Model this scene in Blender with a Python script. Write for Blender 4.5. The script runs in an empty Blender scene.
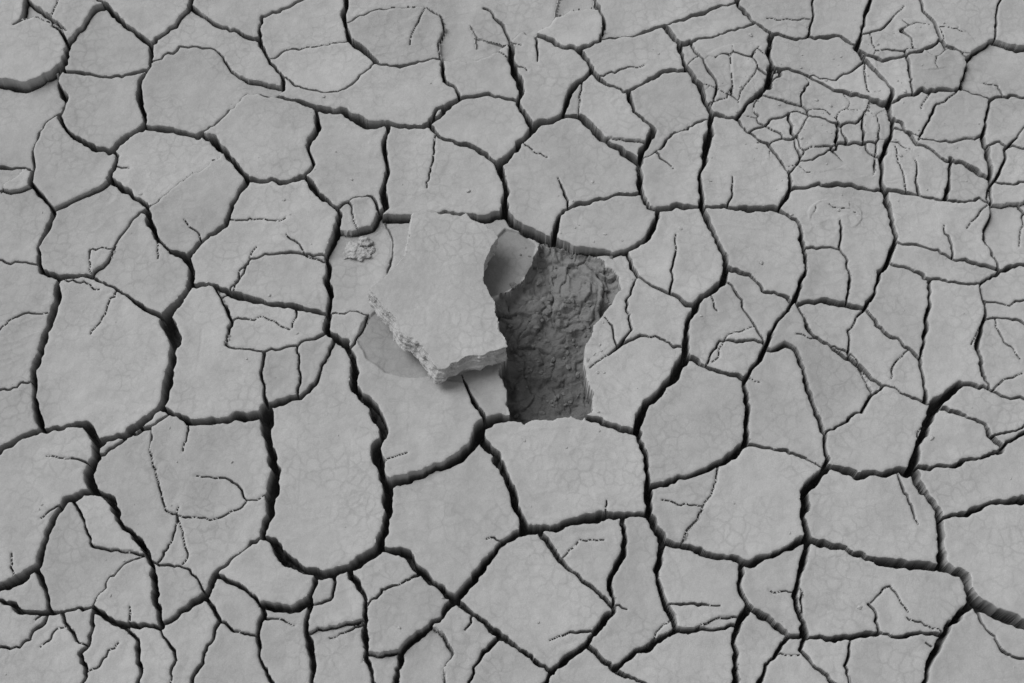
import bpy, math, random
import numpy as np
from mathutils import Vector, noise as mnoise
random.seed(7); rng=np.random.default_rng(7)
T=math.radians(25); D=3.0; F=1500.0
def g(x,y,z=0.0):
    """survey-sheet coordinates -> metres on the ground"""
    cx=(x-512)/F; cy=-(y-341.5)/F
    dy=cy*math.cos(T)+math.sin(T); dz=cy*math.sin(T)-math.cos(T)
    t=(z-D*math.cos(T))/dz
    return (cx*t, -D*math.sin(T)+dy*t)
U=0.002
CR="""
5: 0,84 22,88 42,82 58,72 66,66
5: 66,66 70,50 62,34 58,26
5: 70,48 82,32 94,14 106,7
3: 106,7 96,0
5: 106,7 120,22 140,38 152,48 151,68 141,82 140,100 146,122 142,130
4: 66,72 100,78 130,76 150,72
6: 64,68 58,84 66,102 60,118 68,132 90,146 110,154
4: 62,110 48,120 38,136 32,150 34,168 31,184
4: 0,166 20,166 33,170
3: 0,190 20,192 32,186
5: 31,184 44,198 54,212 46,232 38,248 42,272 56,280
4: 55,212 82,198 106,186 114,170 118,156 113,153
5: 110,154 122,142 140,130 165,130 198,137 214,140
7: 214,140 228,158 248,180
5: 110,180 130,192 148,208 150,224 160,242 172,253
7: 172,253 186,258 192,272 190,290 178,306 166,318
3: 218,160 196,174 172,190 152,206
5: 198,137 224,118 248,95
4: 152,46 170,30 188,12 192,0
4: 192,8 215,25 245,36 260,40
3: 152,66 180,48 215,50 232,72 248,82 280,88
4: 260,40 268,58 282,76 284,92 272,98
5: 248,95 272,98
4: 258,38 262,16 285,8 300,0
5: 272,98 296,102 316,110
3: 282,76 300,88 325,94 345,90 370,68 376,60
3: 270,58 292,48 320,46 348,42
5: 346,0 344,18 350,40 364,50 376,62
4: 346,22 370,12 396,8 410,14
3: 396,8 420,6 440,14 444,30 438,42 440,56
4: 376,62 400,66 430,58 442,58
4: 442,58 470,60 496,52 510,40 504,22 484,4
4: 442,60 444,80 456,88 460,98
6: 318,106 345,112 365,124 388,124
6: 388,124 424,128 460,100
4: 428,124 440,108 462,98 492,95 510,100
5: 428,128 446,142 476,152 498,168
6: 498,168 516,152 534,130
6: 510,42 514,66 522,90 518,104 534,128
4: 510,40 524,28 556,44 578,50 600,42 604,22 598,0
3: 540,22 570,10 600,8
5: 578,50 592,68 570,92 562,116 534,128
4: 592,68 600,80 628,92
5: 604,40 640,34 662,26 690,16 730,4
5: 628,92 640,86 660,74 688,70
6: 562,116 580,116 606,140 640,164
5: 628,92 634,112 654,130 642,150 640,164
5: 640,164 640,188 648,208 658,210
3: 642,162 660,150 672,134 706,118
5: 662,26 680,44 684,66 700,86 706,104 712,114
6: 712,114 708,140 700,172 702,206
4: 712,112 736,118 746,104 768,86
4: 680,42 720,34 754,24
6: 740,0 752,20 772,34 768,54 772,66 768,86
4: 736,118 748,132 772,150 788,172 790,190 778,208
6: 498,168 506,190 503,212 520,226 542,238
5: 556,232 560,216 580,204 612,196 640,194
3: 558,178 566,198 568,210
5: 542,238 584,250 624,252 648,238 658,212
5: 388,124 384,148 388,170 382,192 386,206 378,214
5: 316,110 318,130 308,148 314,166 304,178
3: 336,206 352,198 372,196 380,212
5: 384,216 412,216 440,214 480,218 503,214
4: 378,214 372,226 345,232 334,228
3: 384,216 392,240 390,262 384,276
6: 248,180 280,184 304,178
6: 304,178 324,200 340,212 334,236 326,258 330,290 328,316
5: 248,182 232,206 226,226 205,240 190,252
3: 238,270 258,258 290,252 326,256
6: 192,288 212,286 240,296 270,304 300,308 328,314
2: 240,270 236,286
3: 328,316 350,310 370,312
3: 212,290 232,322 226,346 262,352
4: 264,352 262,380 266,408
3: 264,352 298,346 328,336
7: 330,316 326,330 346,342
4: 270,404 300,396 318,376 330,344
3: 298,348 300,372 296,396
8: 346,342 354,364 354,388 374,408 384,434 376,452 388,486
3: 350,350 362,330 368,314
9: 388,486 386,520 378,550
8: 378,550 350,568 322,576
8: 322,576 296,566 264,538
9: 266,408 268,440 276,470 270,506 262,536
9: 166,318 176,345 170,376 162,408 136,428 100,446
7: 162,410 190,424 230,420 266,414
4: 86,276 110,286 130,298 150,312 166,318
5: 42,274 62,278 86,276
3: 86,276 108,262 118,240 140,212 150,208
2: 84,262 90,250 116,248
6: 60,282 54,312 42,345 34,378 36,408 42,430
3: 0,386 32,380
6: 0,452 20,440 42,430
7: 42,430 66,426 86,424 96,440 97,458
6: 97,458 88,474 94,490
6: 94,492 66,500 52,524 42,552 36,568 0,594
4: 97,456 124,440 150,428 170,420
2: 154,430 152,458 160,490 168,512 210,520 240,508 268,492
6: 96,490 112,500 118,520 138,540 150,560 156,590 160,624
4: 36,568 44,586 50,606
4: 0,600 20,612 50,612 92,606
5: 92,606 118,624 160,628 180,612 206,594
5: 262,538 236,556 214,578 204,600
3: 92,606 108,580 130,562 150,556
4: 92,608 90,640 84,683
3: 0,650 30,640 50,614
4: 118,624 138,640 142,683
4: 206,598 220,620 206,650 190,683
4: 218,578 246,590 262,606 258,640 270,683
5: 262,604 290,610 310,600 316,580
5: 310,600 306,630 312,660 310,683
5: 352,572 366,600 366,640 374,683
3: 366,608 382,590 404,582 420,574
3: 312,632 340,626 364,620
6: 378,552 400,552 424,574 456,600
6: 456,600 430,626 402,650 396,683
4: 366,654 400,650
7: 388,486 424,476 456,462 474,446 482,426
4: 462,376 474,404 486,418
8: 480,436 500,466 514,498 524,532
7: 482,426 496,420 512,420
6: 524,532 500,546 480,572 456,600
6: 524,532 566,524 600,516 622,516 648,514
4: 540,532 560,560 600,594 614,608
5: 622,518 624,550 610,580 614,608
6: 614,608 590,640 560,665 545,683
5: 456,602 480,620 500,636 540,665 552,672
4: 500,636 480,660 470,683
3: 550,640 570,632 596,630
7: 588,418 620,430 638,434
7: 638,432 646,458 648,490 648,514
7: 686,356 668,384 642,412 636,432
6: 648,488 690,476 724,462 746,444
4: 628,254 638,276 662,290 692,304
3: 636,280 626,300 632,330 612,352
3: 590,368 612,352 640,336 684,346
6: 702,208 714,236 726,262 722,284 696,304 686,330 686,356
6: 658,210 684,208 702,208 740,208 778,210
5: 726,266 756,282 790,302
5: 778,210 798,222 804,250 806,270 794,302
5: 790,302 830,302 864,306
5: 794,304 774,328 764,350 744,380
5: 686,358 714,370 742,380
5: 744,380 748,410 744,444
3: 722,276 742,300 764,346
5: 744,444 780,450 828,466
4: 764,350 792,348 804,360
5: 800,358 812,400 826,434 826,460
4: 796,306 812,336 852,360 880,384 926,406
4: 824,434 850,416 882,390
3: 864,308 848,330 852,358
4: 864,308 888,336 920,360 926,404
6: 828,466 862,476 912,470
7: 912,470 920,440 932,410 960,384
8: 830,468 808,486 802,514 810,540
7: 810,540 840,546 880,562 944,568
9: 944,568 966,580 972,600 1024,628
7: 912,470 922,492 938,510 940,540 944,566
6: 940,520 975,510 1024,500
4: 914,468 960,464 1000,452 1024,440
7: 648,516 662,540 700,550 742,562 772,556 808,538
5: 664,540 656,570 664,600 676,630 640,650 612,672
4: 590,650 610,664 640,683
4: 676,634 710,630 738,626
5: 742,562 740,590 748,606 738,626 734,683
5: 748,606 770,620 790,634
6: 810,540 800,570 796,600 806,634
5: 790,636 840,638 880,632 940,634
6: 970,604 946,632 930,660 926,683
4: 806,636 800,650 820,670 826,683
4: 790,636 770,660 760,683
5: 772,66 800,72 830,88 864,98 888,106
3: 752,128 790,112 820,118 840,128 862,118 870,102
5: 772,34 800,38 840,36 856,50
4: 856,50 862,30 870,0
4: 856,50 880,60 920,54 940,40 932,20 920,0
5: 852,52 880,76 892,90 888,108
5: 888,108 892,130 880,160 884,190 888,206
4: 888,106 910,96 960,90 990,100
4: 890,120 930,150 975,170 990,180
4: 990,100 984,130 990,180 990,206
4: 960,90 966,60 940,42
4: 964,62 990,40 1024,50
4: 990,100 1024,96
5: 888,206 896,236 888,262 868,304
4: 790,190 830,186 880,192
4: 884,190 920,196 944,200
4: 944,200 950,160
4: 944,200 990,206 984,240 1000,270
4: 892,240 930,250 960,260 1000,270
4: 888,262 930,280 926,330 920,360
4: 930,280 980,284 1000,270 1024,262
4: 980,284 984,320 976,350 990,390 1024,400
3: 990,206 1024,210
4: 960,384 990,390
3: 984,320 1024,330
3: 790,114 795,140 800,160 788,174
3: 834,128 836,150 800,166
3: 862,118 866,150 880,160
3: 805,246 840,250 850,280 846,302
4: 936,406 975,420 1000,450
2: 430,140 432,166 427,188
2: 682,532 702,508 714,488 720,470
2: 662,500 684,504 704,506
3: 896,476 908,500 918,524
2: 866,592 890,586 900,600 908,612
3: 72,500 84,520 92,546 118,550 146,556
3: 206,594 190,570 160,560
2: 590,82 588,108
3: 692,50 716,82 712,110
3: 1004,0 994,40
3: 812,0 806,38
3: 862,66 836,80 802,84
3: 906,56 912,96
3: 892,128 940,142 986,134
3: 944,226 952,258
3: 1024,152 988,146
3: 1024,182 990,180
3: 904,6 880,30 862,34
3: 1024,300 982,300
3: 1024,426 990,440
3: 990,206 1004,150 1024,130
3: 958,92 930,116 916,144
3: 920,196 914,160
3: 720,606 690,604 664,606
3: 852,640 846,683
3: 880,632 868,604
3: 970,604 1000,650 1024,660
3: 704,368 720,340 760,346
3: 130,96 142,98
2: 232,322 262,316 290,330
2: 56,30 36,22 16,30
2: 420,20 410,44
2: 470,22 476,44
2: 610,340 604,316
3: 60,612 76,640 90,646
3: 160,628 176,660 170,683
3: 220,622 240,632 258,636
3: 430,626 446,640 440,683
3: 340,580 330,600 312,606
2: 560,560 580,540 604,540
3: 30,0 24,24 16,30
3: 0,260 20,262 40,266
2: 0,330 20,316 50,312
3: 840,220 842,250
"""
polys=[]
for ln in CR.strip().splitlines():
    w,r=ln.split(':'); pts=[tuple(map(float,p.split(','))) for p in r.split()]
    polys.append([float(w),[list(p) for p in pts]])
for w,P in polys:
    for i in (0,-1):
        x,y=P[i]; q=P[1] if i==0 else P[-2]
        if x<=0 or x>=1024 or y<=0 or y>=683:
            dx,dy=x-q[0],y-q[1]; l=math.hypot(dx,dy); P[i]=[x+dx/l*14,y+dy/l*14]
def closest(p,a,b):
    ax,ay=a;bx,by=b;dx,dy=bx-ax,by-ay;L=dx*dx+dy*dy+1e-9
    t=max(0,min(1,((p[0]-ax)*dx+(p[1]-ay)*dy)/L)); return (ax+dx*t,ay+dy*t)
tips=set()
for k,(w,P) in enumerate(polys):
    for i in (0,-1):
        p=P[i]; best=13;bq=None
        for j,(w2,Q) in enumerate(polys):
            if j==k: continue
            for a,b in zip(Q[:-1],Q[1:]):
                c=closest(p,a,b); d=math.hypot(c[0]-p[0],c[1]-p[1])
                if d<best: best=d;bq=c
        if bq is not None: P[i]=list(bq)
        elif 5<p[0]<1019 and 5<p[1]<678: tips.add((k,i))
def rough(P,amp):
    out=[P[0]]
    for a,b in zip(P[:-1],P[1:]):
        def rec(a,b):
            l=math.hypot(b[0]-a[0],b[1]-a[1])
            if l<5.0: out.append(b);return
            n=random.gauss(0,amp)*l
            m=[(a[0]+b[0])/2-(b[1]-a[1])/l*n,(a[1]+b[1])/2+(b[0]-a[0])/l*n]
            rec(a,m);rec(m,b)
        rec(a,b)
    return out
def catmull(P):
    if len(P)<3: return P
    Q=[P[0]]+P+[P[-1]]; out=[P[0]]
    for i in range(1,len(Q)-2):
        for t in (.5,1.):
            c=[.5*(2*Q[i][k]+(Q[i+1][k]-Q[i-1][k])*t+(2*Q[i-1][k]-5*Q[i][k]+4*Q[i+1][k]-Q[i+2][k])*t*t+(3*Q[i][k]-Q[i-1][k]-3*Q[i+1][k]+Q[i+2][k])*t**3) for k in (0,1)]
            l=[Q[i][k]+(Q[i+1][k]-Q[i][k])*t for k in (0,1)]
            out.append([.5*c[k]+.5*l[k] for k in (0,1)])
    return out
segs=[]
def emit(w,P,tap0=False,tap1=False):
    n=len(P); ph=random.random()*9; f=random.uniform(.2,.45)
    W=[]
    for i in range(n):
        v=w*(1+.2*math.sin(ph+i*f)+.12*math.sin(ph*3+i*f*2.7)+random.uniform(-.08,.08))
        t=i/max(1,n-1)
        if tap0: v*=min(1,.5+t*1.5)
        if tap1: v*=min(1,.5+(1-t)*1.5)
        W.append(max(v,1.6))
    for i in range(n-1):
        a=g(*P[i]);b=g(*P[i+1]); segs.append((a[0],a[1],b[0],b[1],W[i]*U/2,W[i+1]*U/2))
lines=[]
for k,(w,P) in enumerate(polys):
    R=rough(catmull(P),.085); lines.append((w,R))
    emit(w*{2:.85,3:.88,4:1.0}.get(int(w),1.08),R,(k,0) in tips,(k,-1) in tips)
for w,R in list(lines):
    for c in range(max(1,len(R)//14)):
        if random.random()<.78: continue
        i=random.randrange(1,max(2,len(R)-1)); x,y=R[i]
        if 370<x<630 and 215<y<440: continue
        j=min(i+1,len(R)-1)
        dx,dy=R[j][0]-x,R[j][1]-y; a=math.atan2(dy,dx)+random.choice((-1,1))*random.uniform(1.2,1.9)
        P=[[x,y]]; wt=1.0 if random.random()<.6 else 1.2
        for s in range(random.randint(2,5)):
            a+=random.gauss(0,.25); st_=random.uniform(6,14)*wt
            x+=math.cos(a)*st_;y+=math.sin(a)*st_;P.append([x,y])
        emit(random.uniform(1.6,1.9)*wt,rough(P,.1),False,True)

C=0.0018
X0,X1,Y0,Y1=-1.26,1.26,-0.792,0.954
nx=int(round((X1-X0)/C))+1; ny=int(round((Y1-Y0)/C))+1
xs=np.linspace(X0,X1,nx);ys=np.linspace(Y0,Y1,ny)
GX,GY=np.meshgrid(xs,ys)
s=np.full(GX.shape,.08);hwf=np.full(GX.shape,.004)
def seg_update(S,H,seg,R=.045):
    ax,ay,bx,by,wa,wb=seg
    i0=max(0,int((min(ax,bx)-R-X0)/C));i1=min(nx,int((max(ax,bx)+R-X0)/C)+2)
    j0=max(0,int((min(ay,by)-R-Y0)/C));j1=min(ny,int((max(ay,by)+R-Y0)/C)+2)
    if i0>=i1 or j0>=j1: return
    px=xs[None,i0:i1]-ax;py=ys[j0:j1,None]-ay;dx,dy=bx-ax,by-ay;L=dx*dx+dy*dy+1e-12
    t=np.clip((px*dx+py*dy)/L,0,1); hw=wa+(wb-wa)*t
    d=np.hypot(px-dx*t,py-dy*t)-hw
    v=S[j0:j1,i0:i1]; m=d<v; v[m]=d[m]
    if H is not None: H[j0:j1,i0:i1][m]=hw[m]
for q in segs: seg_update(s,hwf,q)
def vnoise(x,y,f,seed):
    r=np.random.default_rng(seed).random((256,256))
    x=x*f+37.3;y=y*f+11.7;xi=np.floor(x).astype(int);yi=np.floor(y).astype(int)
    u=x-xi;v=y-yi;u=u*u*(3-2*u);v=v*v*(3-2*v)
    a=r[yi&255,xi&255];b=r[yi&255,(xi+1)&255];c=r[(yi+1)&255,xi&255];d=r[(yi+1)&255,(xi+1)&255]
    return ((a+(b-a)*u)*(1-v)+(c+(d-c)*u)*v)*2-1
def fbm(x,y,f,o,seed,g_=.5):
    r=0;a=1
    for i in range(o): r=r+a*vnoise(x,y,f*2**i,seed+i);a*=g_
    return r
def voro(x,y,cell,seed,cellid=False):
    r=np.random.default_rng(seed).random((128,128,3))
    x=x/cell;y=y/cell;xi=np.floor(x).astype(int);yi=np.floor(y).astype(int)
    F1=np.full(x.shape,9.);ax=np.zeros(x.shape);ay=np.zeros(x.shape);ID=np.zeros(x.shape)
    def pt(i,j):
        q=r[(yi+j)&127,(xi+i)&127]; return xi+i+.1+.8*q[...,0],yi+j+.1+.8*q[...,1],q[...,2]
    for i in (-1,0,1):
        for j in (-1,0,1):
            px,py,qq=pt(i,j);d=np.hypot(px-x,py-y);m=d<F1;F1=np.where(m,d,F1);ax=np.where(m,px,ax);ay=np.where(m,py,ay);ID=np.where(m,qq,ID)
    E=np.full(x.shape,9.)
    for i in (-2,-1,0,1,2):
        for j in (-2,-1,0,1,2):
            px,py,_=pt(i,j);ex=px-ax;ey=py-ay;l=np.hypot(ex,ey);ok=l>1e-6
            d=((ax+px)/2-x)*ex/np.maximum(l,1e-6)+((ay+py)/2-y)*ey/np.maximum(l,1e-6)
            E=np.where(ok&(d<E),d,E)
    return (E*cell,ID) if cellid else E*cell
def outer_s(x,y):
    wx=x+.02*fbm(x,y,9,3,50);wy=y+.02*fbm(x,y,9,3,60)
    return voro(wx,wy,.2,5)-.0055-.002*vnoise(x,y,6,71)
fr=[g(-10,-10),g(1034,-10),g(1034,693),g(-10,693)]
def outside(x,y):
    lx=fr[3][0]+(y-fr[3][1])/(fr[0][1]-fr[3][1])*(fr[0][0]-fr[3][0])
    return np.maximum.reduce([np.abs(x)-np.abs(lx),fr[3][1]-y,y-fr[0][1]])
o=outside(GX,GY);m=o>0
so=outer_s(GX[m],GY[m]); s[m]=np.minimum(s[m],np.maximum(so,-.006)+np.clip(.004-o[m],0,1)*2); hwf[m]=.005
def bump2(cx,cy,rx,ry):
    c=g(cx,cy); return np.exp(-(((GX-c[0])/(rx*U))**2+((GY-c[1])/(ry*U))**2)**1.5)
rz=np.clip(bump2(805,125,60,60)+bump2(745,75,50,40)+bump2(920,45,60,35)+.8*bump2(880,150,35,50)+.8*bump2(835,215,30,20),0,1)
wx=GX+.016*fbm(GX,GY,16,3,150);wy=GY+.016*fbm(GX,GY,16,3,160)
ev,fid=voro(wx,wy,.078,12,True)
fs_=ev-.0019*np.clip((rz-.35)*2.2,-1,1)-.0012*vnoise(GX,GY,22,171)
mm=(rz>.35)&(fs_<s); s[mm]=fs_[mm]; hwf[mm]=.0022
s=s+.0008*fbm(GX,GY,80,3,3)*np.clip((hwf-.0012)/.004,.05,1.2)+hwf*np.clip((hwf-.0018)/.002,0,1)*.30*vnoise(GX,GY,13,7)
HO=[(541,237),(565,243),(590,252),(606,266),(620,276),(622,288),(612,304),(600,318),(592,336),(585,352),(586,372),(593,392),(592,412),(582,420),(560,419),(540,420),(524,425),(510,420),(506,400),(503,384),(498,374),(508,360),(505,345),(495,330),(490,308),(494,298),(510,290),(524,278),(532,262),(538,248)]
def polydist(Pw):
    S=np.full(GX.shape,.08)
    for a,b in zip(Pw,Pw[1:]+Pw[:1]): seg_update(S,None,(a[0],a[1],b[0],b[1],0,0))
    ins=np.zeros(GX.shape,bool)
    for (ax,ay),(bx,by) in zip(Pw,Pw[1:]+Pw[:1]):
        if ay==by: continue
        c=((ay>GY)!=(by>GY))&(GX<(bx-ax)*(GY-ay)/(by-ay)+ax); ins^=c
    return np.where(ins,-S,S)
def wpoly(P,amp=.06):
    R=rough([list(p) for p in P]+[list(P[0])],amp)[:-1]; return [g(*p) for p in R]
sh=polydist(wpoly(HO,.10))+.0016*fbm(GX,GY,60,3,13)
sc=s.copy(); s=np.minimum(s,sh)
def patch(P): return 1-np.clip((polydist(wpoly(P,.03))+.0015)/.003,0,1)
dark_patch=1.15*patch([(489,240),(505,226),(524,230),(536,244),(532,264),(520,282),(502,292),(488,296),(470,260)])  # mask of the darker, slightly sunken patches around the slab
dark_patch=np.maximum(dark_patch,.75*patch([(362,322),(376,308),(400,330),(440,380),(436,376),(412,378),(385,372),(366,358),(357,338)]))
dark_patch=np.maximum(dark_patch,.45*patch([(440,380),(500,364),(508,382),(508,420),(486,418),(474,404),(464,384)]))
st=2; sl=s[::st,::st]; lab=np.where(sl>0.0002,0,-1).astype(int); H_,W_=lab.shape
L=lab.tolist(); n=0
for j in range(H_):
    row=L[j]
    for i in range(W_):
        if row[i]==0:
            n+=1; stack=[(j,i)]; L[j][i]=n
            while stack:
                a,b=stack.pop()
                for c,d in ((a+1,b),(a-1,b),(a,b+1),(a,b-1)):
                    if 0<=c<H_ and 0<=d<W_ and L[c][d]==0: L[c][d]=n;stack.append((c,d))
lab=np.array(L)
for it in range(10):
    for sy,sx in ((0,1),(0,-1),(1,0),(-1,0)):
        r=np.roll(lab,(sy,sx),(0,1)); lab=np.where(lab<0,r,lab)
lab=np.where(lab<0,0,lab)
print("plates",n)
ju=np.minimum(np.arange(ny)//st,H_-1);iu=np.minimum(np.arange(nx)//st,W_-1)
LB=lab[ju][:,iu]
cnt=np.bincount(LB.ravel(),minlength=n+1)+1e-9
cxm=np.bincount(LB.ravel(),GX.ravel(),n+1)/cnt;cym=np.bincount(LB.ravel(),GY.ravel(),n+1)/cnt
size=np.sqrt(cnt)*C
tx=rng.normal(0,.026,n+1);ty=rng.normal(0,.026,n+1);tz=rng.normal(0,.002,n+1);tt=rng.random(n+1)
big=size>.6; tx[big]=0;ty[big]=0;tz[big]=0
tilt=tx[LB]*(GX-cxm[LB])+ty[LB]*(GY-cym[LB])+tz[LB]; tone=tt[LB]
e=np.clip(np.minimum(np.minimum(GX-X0,X1-GX),np.minimum(GY-Y0,Y1-GY))/.05,0,1)
gy,gx=np.gradient(s,C); gl=np.hypot(gx,gy)+1e-6
sn=(np.abs(s)<.62*C)&(gl>.4)
PX=GX-np.where(sn,s*gx/gl**2,0);PY=GY-np.where(sn,s*gy/gl**2,0)
s2=np.where(sn,0,s)
sp=np.maximum(s2,0)
def top(x,y,sp):
    z=.0042*fbm(x,y,5,3,21)+.0012*fbm(x,y,17,3,31)
    q=x+.05*fbm(x,y,6,2,201);q2=y+.05*fbm(x,y,6,2,205)
    z=z+.0004*(1-np.abs(vnoise(q,q2*1.8,26,210)))**3*np.clip(vnoise(x,y,4,215)+.3,0,1)*2
    z=z+.0040*np.exp(-sp/.018)-.0026*np.exp(-sp/.0032)
    return z
Z=top(PX,PY,sp)+tilt*e+rz*(.005*(fid-.5)*(ev>0)+.0008*fbm(GX,GY,50,3,97))-.005*dark_patch
depth=np.clip(hwf*2*4.0,.009,.07)
prof=np.clip(-s2/np.maximum(hwf,.0012),0,1)
zc=-depth*(.6+.4*prof)+.003*fbm(GX,GY,60,3,77)
vy=np.clip((GY-g(540,335)[1])/.10,-1,1)
hx=GX+.02*fbm(GX,GY,18,3,120);hy=GY+.02*fbm(GX,GY,18,3,131)
E2,id2_=voro(hx,hy,.085,9,True)
E3,id3_=voro(hx,hy,.034,29,True)
up=.4+.6*(vy*.5+.5)
lump=1-np.abs(fbm(GX,GY,20,3,101,.45))
zh=-.064+.016*vy+.012*lump+up*(.024*(id2_-.5)+.011*(id3_-.5)-.007*np.exp(-E2/.0018)-.004*np.exp(-E3/.0016))+.0035*fbm(GX,GY,55,3,111)
gxh=g(602,288); ramp=np.exp(-((GX-gxh[0])**2+(GY-gxh[1])**2)/.06**2)
zh=zh+.012*np.exp(sh/.008)+.020*ramp
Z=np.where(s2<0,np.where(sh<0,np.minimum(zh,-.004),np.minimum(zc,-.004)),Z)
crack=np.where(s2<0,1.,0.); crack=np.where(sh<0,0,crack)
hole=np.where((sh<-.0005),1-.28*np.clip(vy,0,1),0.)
V=[np.stack([PX,PY,Z],-1).reshape(-1,3)]
idx=np.arange(nx*ny).reshape(ny,nx)
Fq=[np.stack([idx[:-1,:-1],idx[:-1,1:],idx[1:,1:],idx[1:,:-1]],-1).reshape(-1,4)]
neg=(s2<0)&(sh>=0); sharp0=(neg[:-1,:-1]|neg[:-1,1:]|neg[1:,1:]|neg[1:,:-1]).ravel()
A={k:[v.ravel()] for k,v in dict(crack=crack,hole=hole,dark_patch=dark_patch*(s2>=0),tone=tone).items()}
base=nx*ny
c2=.012
rx=np.concatenate([X0-c2*np.arange(130,0,-1),np.linspace(X0,X1,211),X1+c2*np.arange(1,131)]); ryy=np.concatenate([Y0-c2*np.arange(110,0,-1),np.linspace(Y0,Y1,146),Y1+c2*np.arange(1,131)])
RX,RY=np.meshgrid(rx,ryy); rs=outer_s(RX,RY)-.002
edge_d=np.maximum.reduce([np.abs(RX)-X1,Y0-RY,RY-Y1])
rsp=np.maximum(rs,0); RZ=top(RX,RY,rsp); RZ=np.where((rs<0)&(edge_d>.001),-.022,RZ)
far=np.maximum.reduce([np.abs(RX)-rx[-1]+.001,ryy[0]-RY+.001,RY-ryy[-1]+.001]); RZ=np.where(far>0,0,RZ)
V.append(np.stack([RX,RY,RZ],-1).reshape(-1,3))
h2,w2=RX.shape; id2=np.arange(h2*w2).reshape(h2,w2)+base
mx=RX.copy();mx[:,:-1]=(RX[:,:-1]+RX[:,1:])/2;my=RY.copy(); my[:-1]=(RY[:-1]+RY[1:])/2
keep=~((np.abs(mx)<X1)&(my>Y0)&(my<Y1)); keep=keep[:-1,:-1]
Fq.append(np.stack([id2[:-1,:-1],id2[:-1,1:],id2[1:,1:],id2[1:,:-1]],-1)[keep].reshape(-1,4))
zz=np.zeros(h2*w2)
for k in A: A[k].append({'crack':np.where(rs<0,1.,0.).ravel(),'tone':zz+.5}.get(k,zz))
base+=h2*w2
xa,xb,ya,yb=rx[0],rx[-1],ryy[0],ryy[-1];B=80
fx=[-B,xa,xb,B];fy=[-B,ya,yb,B]
V.append(np.array([(x,y,0) for y in fy for x in fx],float))
Fq.append(np.array([(base+j*4+i,base+j*4+i+1,base+j*4+i+5,base+j*4+i+4) for j in range(3) for i in range(3) if not(i==1 and j==1)]))
for k in A: A[k].append(np.zeros(16)+(.5 if k=='tone' else 0))
V=np.concatenate(V);Fq=np.concatenate(Fq)
me=bpy.data.meshes.new("ground"); me.vertices.add(len(V)); me.vertices.foreach_set("co",V.astype(np.float32).ravel())
me.loops.add(Fq.size); me.loops.foreach_set("vertex_index",Fq.astype(np.int32).ravel())
me.polygons.add(len(Fq)); me.polygons.foreach_set("loop_start",np.arange(0,Fq.size,4,dtype=np.int32)); me.polygons.foreach_set("loop_total",np.full(len(Fq),4,dtype=np.int32))
me.update(calc_edges=True)
sm=np.ones(len(Fq),bool); sm[:len(sharp0)]=~sharp0
me.polygons.foreach_set("use_smooth",sm)
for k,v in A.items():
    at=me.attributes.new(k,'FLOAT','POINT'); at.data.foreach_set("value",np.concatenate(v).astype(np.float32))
ground=bpy.data.objects.new("ground",me); bpy.context.collection.objects.link(ground)

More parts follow.
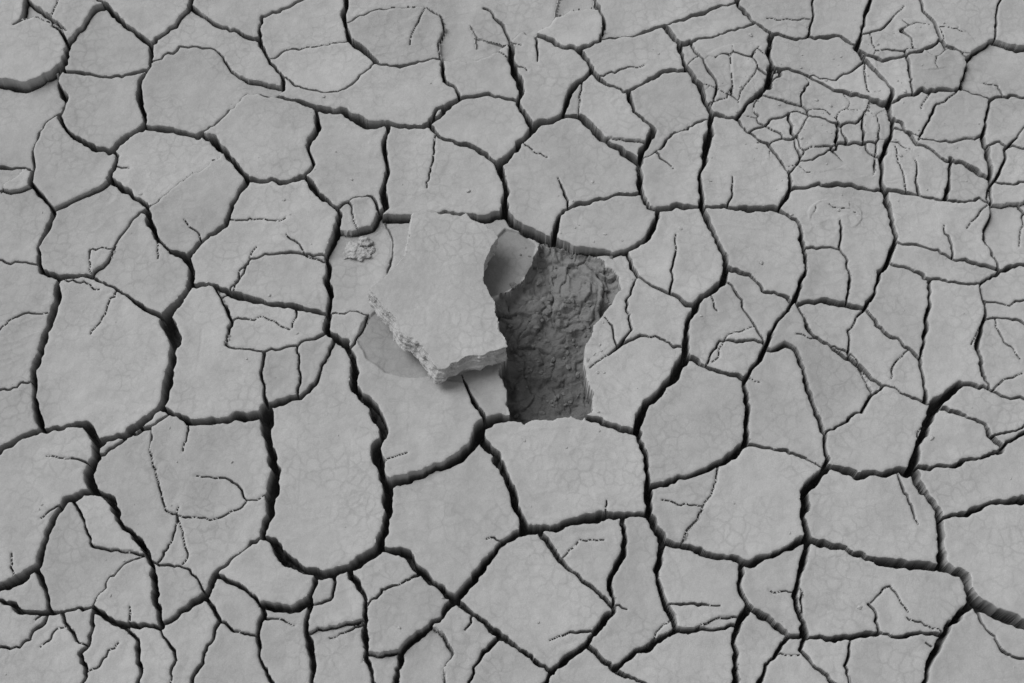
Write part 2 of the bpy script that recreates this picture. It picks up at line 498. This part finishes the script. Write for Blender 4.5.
def mudmat(name,is_ground=True,dark=1.0):
    m=bpy.data.materials.new(name);m.use_nodes=True;nt=m.node_tree;N=nt.nodes;Lk=nt.links.new
    b=N["Principled BSDF"];b.inputs["Roughness"].default_value=.95;b.inputs["Specular IOR Level"].default_value=.1
    tc=N.new("ShaderNodeTexCoord").outputs["Object"]
    def noise(sc,det=3,rg=.55,vec=tc):
        n=N.new("ShaderNodeTexNoise");n.inputs["Scale"].default_value=sc;n.inputs["Detail"].default_value=det;n.inputs["Roughness"].default_value=rg;Lk(vec,n.inputs["Vector"]);return n
    def mp(v,a,b_,c,d):
        n=N.new("ShaderNodeMapRange");Lk(v,n.inputs[0])
        for i,x in enumerate((a,b_,c,d)): n.inputs[i+1].default_value=x
        return n.outputs[0]
    def mt(op,a,b_):
        n=N.new("ShaderNodeMath");n.operation=op
        for i,x in enumerate((a,b_)):
            if isinstance(x,(int,float)): n.inputs[i].default_value=x
            else: Lk(x,n.inputs[i])
        return n.outputs[0]
    def att(k):
        n=N.new("ShaderNodeAttribute");n.attribute_name=k;return n.outputs["Fac"]
    nw=noise(45,2); ad=N.new("ShaderNodeVectorMath");ad.operation='MULTIPLY_ADD';Lk(nw.outputs["Color"],ad.inputs[0]);ad.inputs[1].default_value=(.026,.026,.026);Lk(tc,ad.inputs[2])
    vo=N.new("ShaderNodeTexVoronoi");vo.feature='DISTANCE_TO_EDGE';vo.voronoi_dimensions='2D';vo.inputs["Scale"].default_value=42;Lk(ad.outputs[0],vo.inputs["Vector"])
    cz=mp(vo.outputs["Distance"],.0,.16,1,0)
    mask=mp(noise(9,2).outputs["Fac"],.38,.66,.12,1)
    cz=mt('MULTIPLY',cz,mask)
    v=mp(noise(4,3).outputs["Fac"],.3,.7,.91,1.07)
    v=mt('MULTIPLY',v,mp(noise(40,4,.6).outputs["Fac"],.3,.7,.93,1.06))
    v=mt('MULTIPLY',v,mp(noise(500,2,.6).outputs["Fac"],.3,.7,.91,1.08))
    v=mt('MULTIPLY',v,mt('SUBTRACT',1,mt('MULTIPLY',cz,.15)))
    v=mt('MULTIPLY',v,.40*dark)
    if is_ground:
        v=mt('MULTIPLY',v,mp(att("tone"),0,1,.93,1.06))
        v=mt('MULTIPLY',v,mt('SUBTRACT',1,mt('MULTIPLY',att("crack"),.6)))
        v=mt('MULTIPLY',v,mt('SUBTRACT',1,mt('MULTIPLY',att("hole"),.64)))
        v=mt('MULTIPLY',v,mt('SUBTRACT',1,mt('MULTIPLY',att("dark_patch"),.28)))
    cc=N.new("ShaderNodeCombineColor")
    for i in range(3): Lk(v,cc.inputs[i])
    Lk(cc.outputs[0],b.inputs["Base Color"])
    h=mt('ADD',mt('MULTIPLY',noise(130,3,.55).outputs["Fac"],.0010),mt('MULTIPLY',cz,-.0002))
    if is_ground: h=mt('ADD',h,mt('MULTIPLY',mt('MULTIPLY',att("hole"),noise(90,4,.6).outputs["Fac"]),.006))
    bp=N.new("ShaderNodeBump");bp.inputs["Strength"].default_value=.8;bp.inputs["Distance"].default_value=1;Lk(h,bp.inputs["Height"]);Lk(bp.outputs[0],b.inputs["Normal"])
    return m
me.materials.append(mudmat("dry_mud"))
slabm=mudmat("dry_mud_slab",False,1.0)
darkm=mudmat("dark_mud",False,.45)  # same mud in a darker grey, for crumbs inside the hole

def slab(name,P,thick,z0,tiltx,tilty,off,vox=.002,seed=0):
    zt=z0+thick
    R=rough([list(p) for p in P]+[list(P[0])],.08)[:-1]
    O=[Vector((*g(p[0],p[1],zt),0)) for p in R]
    c=sum(O,Vector())/len(O); area=sum(a.x*b.y-b.x*a.y for a,b in zip(O,O[1:]+O[:1]))
    if area<0: O.reverse()
    vs=[];n=len(O)
    lv=[(0,.985,1.0),(thick*.3,1.0,.85),(thick*.7,1.0,.4),(thick,1.0,0)]
    for z,k,f in lv:
        for p in O: q=(p-c)*k; vs.append((q.x+off[0]*f,q.y+off[1]*f,z))
    fs=[tuple(reversed(range(n))),tuple(range((len(lv)-1)*n,len(lv)*n))]
    for l in range(len(lv)-1):
        for i in range(n): j=(i+1)%n; fs.append((l*n+i,l*n+j,(l+1)*n+j,(l+1)*n+i))
    m=bpy.data.meshes.new(name);m.from_pydata(vs,[],fs);m.update()
    ob=bpy.data.objects.new(name,m);bpy.context.collection.objects.link(ob)
    r=ob.modifiers.new("r",'REMESH');r.mode='VOXEL';r.voxel_size=vox
    dg=bpy.context.evaluated_depsgraph_get(); m2=bpy.data.meshes.new_from_object(ob.evaluated_get(dg)); ob.modifiers.clear(); ob.data=m2
    nrm=[v.normal.copy() for v in m2.vertices]
    for v,nn in zip(m2.vertices,nrm):
        p=v.co.copy(); side=max(0,min(1,(.93-abs(nn.z))*2.2))
        if p.z>thick-.0025: side*=.35
        st=mnoise.noise(Vector((p.x*10,p.y*10,p.z*200+seed)))
        ch=mnoise.cell(Vector((p.x*40+p.z*30,p.y*40,p.z*90)))
        d=side*(.0034*st+.0030*mnoise.fractal(p*80,1,2,3)+.0022*(ch-.5))
        q=p+nn*d
        if nn.z>.8: q.z+=.0040*mnoise.fractal(Vector((p.x*8,p.y*8,seed)),1,2,3)+.0004*mnoise.fractal(p*90,1,2,3)
        q.z+=tiltx*p.x+tilty*p.y
        v.co=q
    for p in m2.polygons: p.use_smooth=abs(p.normal.z)>.93
    ob.location=(c.x,c.y,z0); m2.materials.append(slabm); return ob
SL=[(413,210),(426,208),(440,212),(466,210),(471,217),(484,221),(494,228),(499,236),(491,247),(485,262),(484,282),(492,297),(496,314),(499,332),(509,348),(497,352),(474,357),(452,365),(438,371),(430,359),(414,340),(396,320),(379,302),(369,289),(384,278),(398,262),(407,243),(410,225)]
slab("mud_slab",SL,.046,.013,-.02,-.06,(-.007,-.013))

def blob(vs,fs,x,y,z,r,seed,flat=.6,sub=2):
    import bmesh
    bm=bmesh.new();bmesh.ops.create_icosphere(bm,subdivisions=sub,radius=1);b0=len(vs)
    ax=random.uniform(.7,1.3);rot=random.random()*6.3
    for v in bm.verts:
        p=v.co; d=1+.45*mnoise.noise(p*1.3+Vector((seed*3.1,0,0)))+.25*mnoise.noise(p*3.5+Vector((seed,5,0)))
        q=Vector((p.x*ax,p.y/ax,p.z*flat))*d*r
        vs.append((x+q.x*math.cos(rot)-q.y*math.sin(rot),y+q.x*math.sin(rot)+q.y*math.cos(rot),z+q.z+r*flat*.45))
    for f in bm.faces: fs.append([v.index+b0 for v in f.verts])
    bm.free()
def zat(x,y):
    i=int(np.clip(round((x-X0)/C),0,nx-1));j=int(np.clip(round((y-Y0)/C),0,ny-1)); return Z[j,i],s[j,i]
def mk(name,items,sub,mat):
    vs=[];fs=[]
    for k,(px,py,r,fl) in enumerate(items):
        x,y=g(px,py);z,_=zat(x,y);blob(vs,fs,x,y,z,r*U,k*1.7,fl,sub)
    m=bpy.data.meshes.new(name);m.from_pydata(vs,[],fs);m.update();m.materials.append(mat)
    ob=bpy.data.objects.new(name,m);bpy.context.collection.objects.link(ob);return ob
mk("mud_clod",[(354,246,9,.5),(364,239,7,.7),(360,250,8,.45),(370,246,4,.5),(345,251,4,.4),(349,240,3,.5)],4,slabm)
it=[]
for k in range(110): it.append((random.gauss(835,70),random.gauss(110,60)))
for k in range(110): it.append((random.uniform(5,1019),random.uniform(5,678)))
for k in range(150): it.append((random.gauss(560,26),random.gauss(310,48)))
for k in range(40): it.append((random.gauss(362,18),random.gauss(250,10)))
out=[];out2=[]
for x,y in it:
    if not(2<x<1022 and 2<y<681): continue
    z,ss=zat(*g(x,y))
    inho=z<-.008
    if inho and not(500<x<620 and 240<y<415): continue
    if ss<.002 and not inho: continue
    (out2 if inho else out).append((x,y,min(2.4,abs(random.gauss(0,.7))+.45)*(1.5 if inho else 1),random.uniform(.4,.7)))
mk("mud_crumbs",out,2,slabm); mk("mud_crumbs.001",out2,3,darkm)

cam=bpy.data.cameras.new("camera");co=bpy.data.objects.new("camera",cam);bpy.context.collection.objects.link(co)
cam.sensor_width=36;cam.lens=36*F/1024;co.location=(0,-D*math.sin(T),D*math.cos(T));co.rotation_euler=(T,0,0);cam.clip_end=500
bpy.context.scene.camera=co
w=bpy.data.worlds.new("World");bpy.context.scene.world=w;w.use_nodes=True;nt=w.node_tree
bg=nt.nodes["Background"];sky=nt.nodes.new("ShaderNodeTexSky");sky.sky_type='NISHITA';sky.sun_disc=False
EL=math.radians(50);AZ=math.radians(-62)
sky.sun_elevation=EL;sky.sun_rotation=AZ
bw=nt.nodes.new("ShaderNodeRGBToBW");nt.links.new(sky.outputs[0],bw.inputs[0]);nt.links.new(bw.outputs[0],bg.inputs[0]);bg.inputs[1].default_value=.15
sd=bpy.data.lights.new("sun",'SUN');sd.energy=2.2;sd.angle=math.radians(38);sd.color=(1,1,1)
so_=bpy.data.objects.new("sun",sd);bpy.context.collection.objects.link(so_)
dirv=Vector((math.sin(AZ)*math.cos(EL),math.cos(AZ)*math.cos(EL),math.sin(EL)))
so_.rotation_euler=dirv.to_track_quat('Z','Y').to_euler()
sc_=bpy.context.scene;sc_.view_settings.view_transform='Standard';sc_.view_settings.look='None';sc_.view_settings.exposure=0
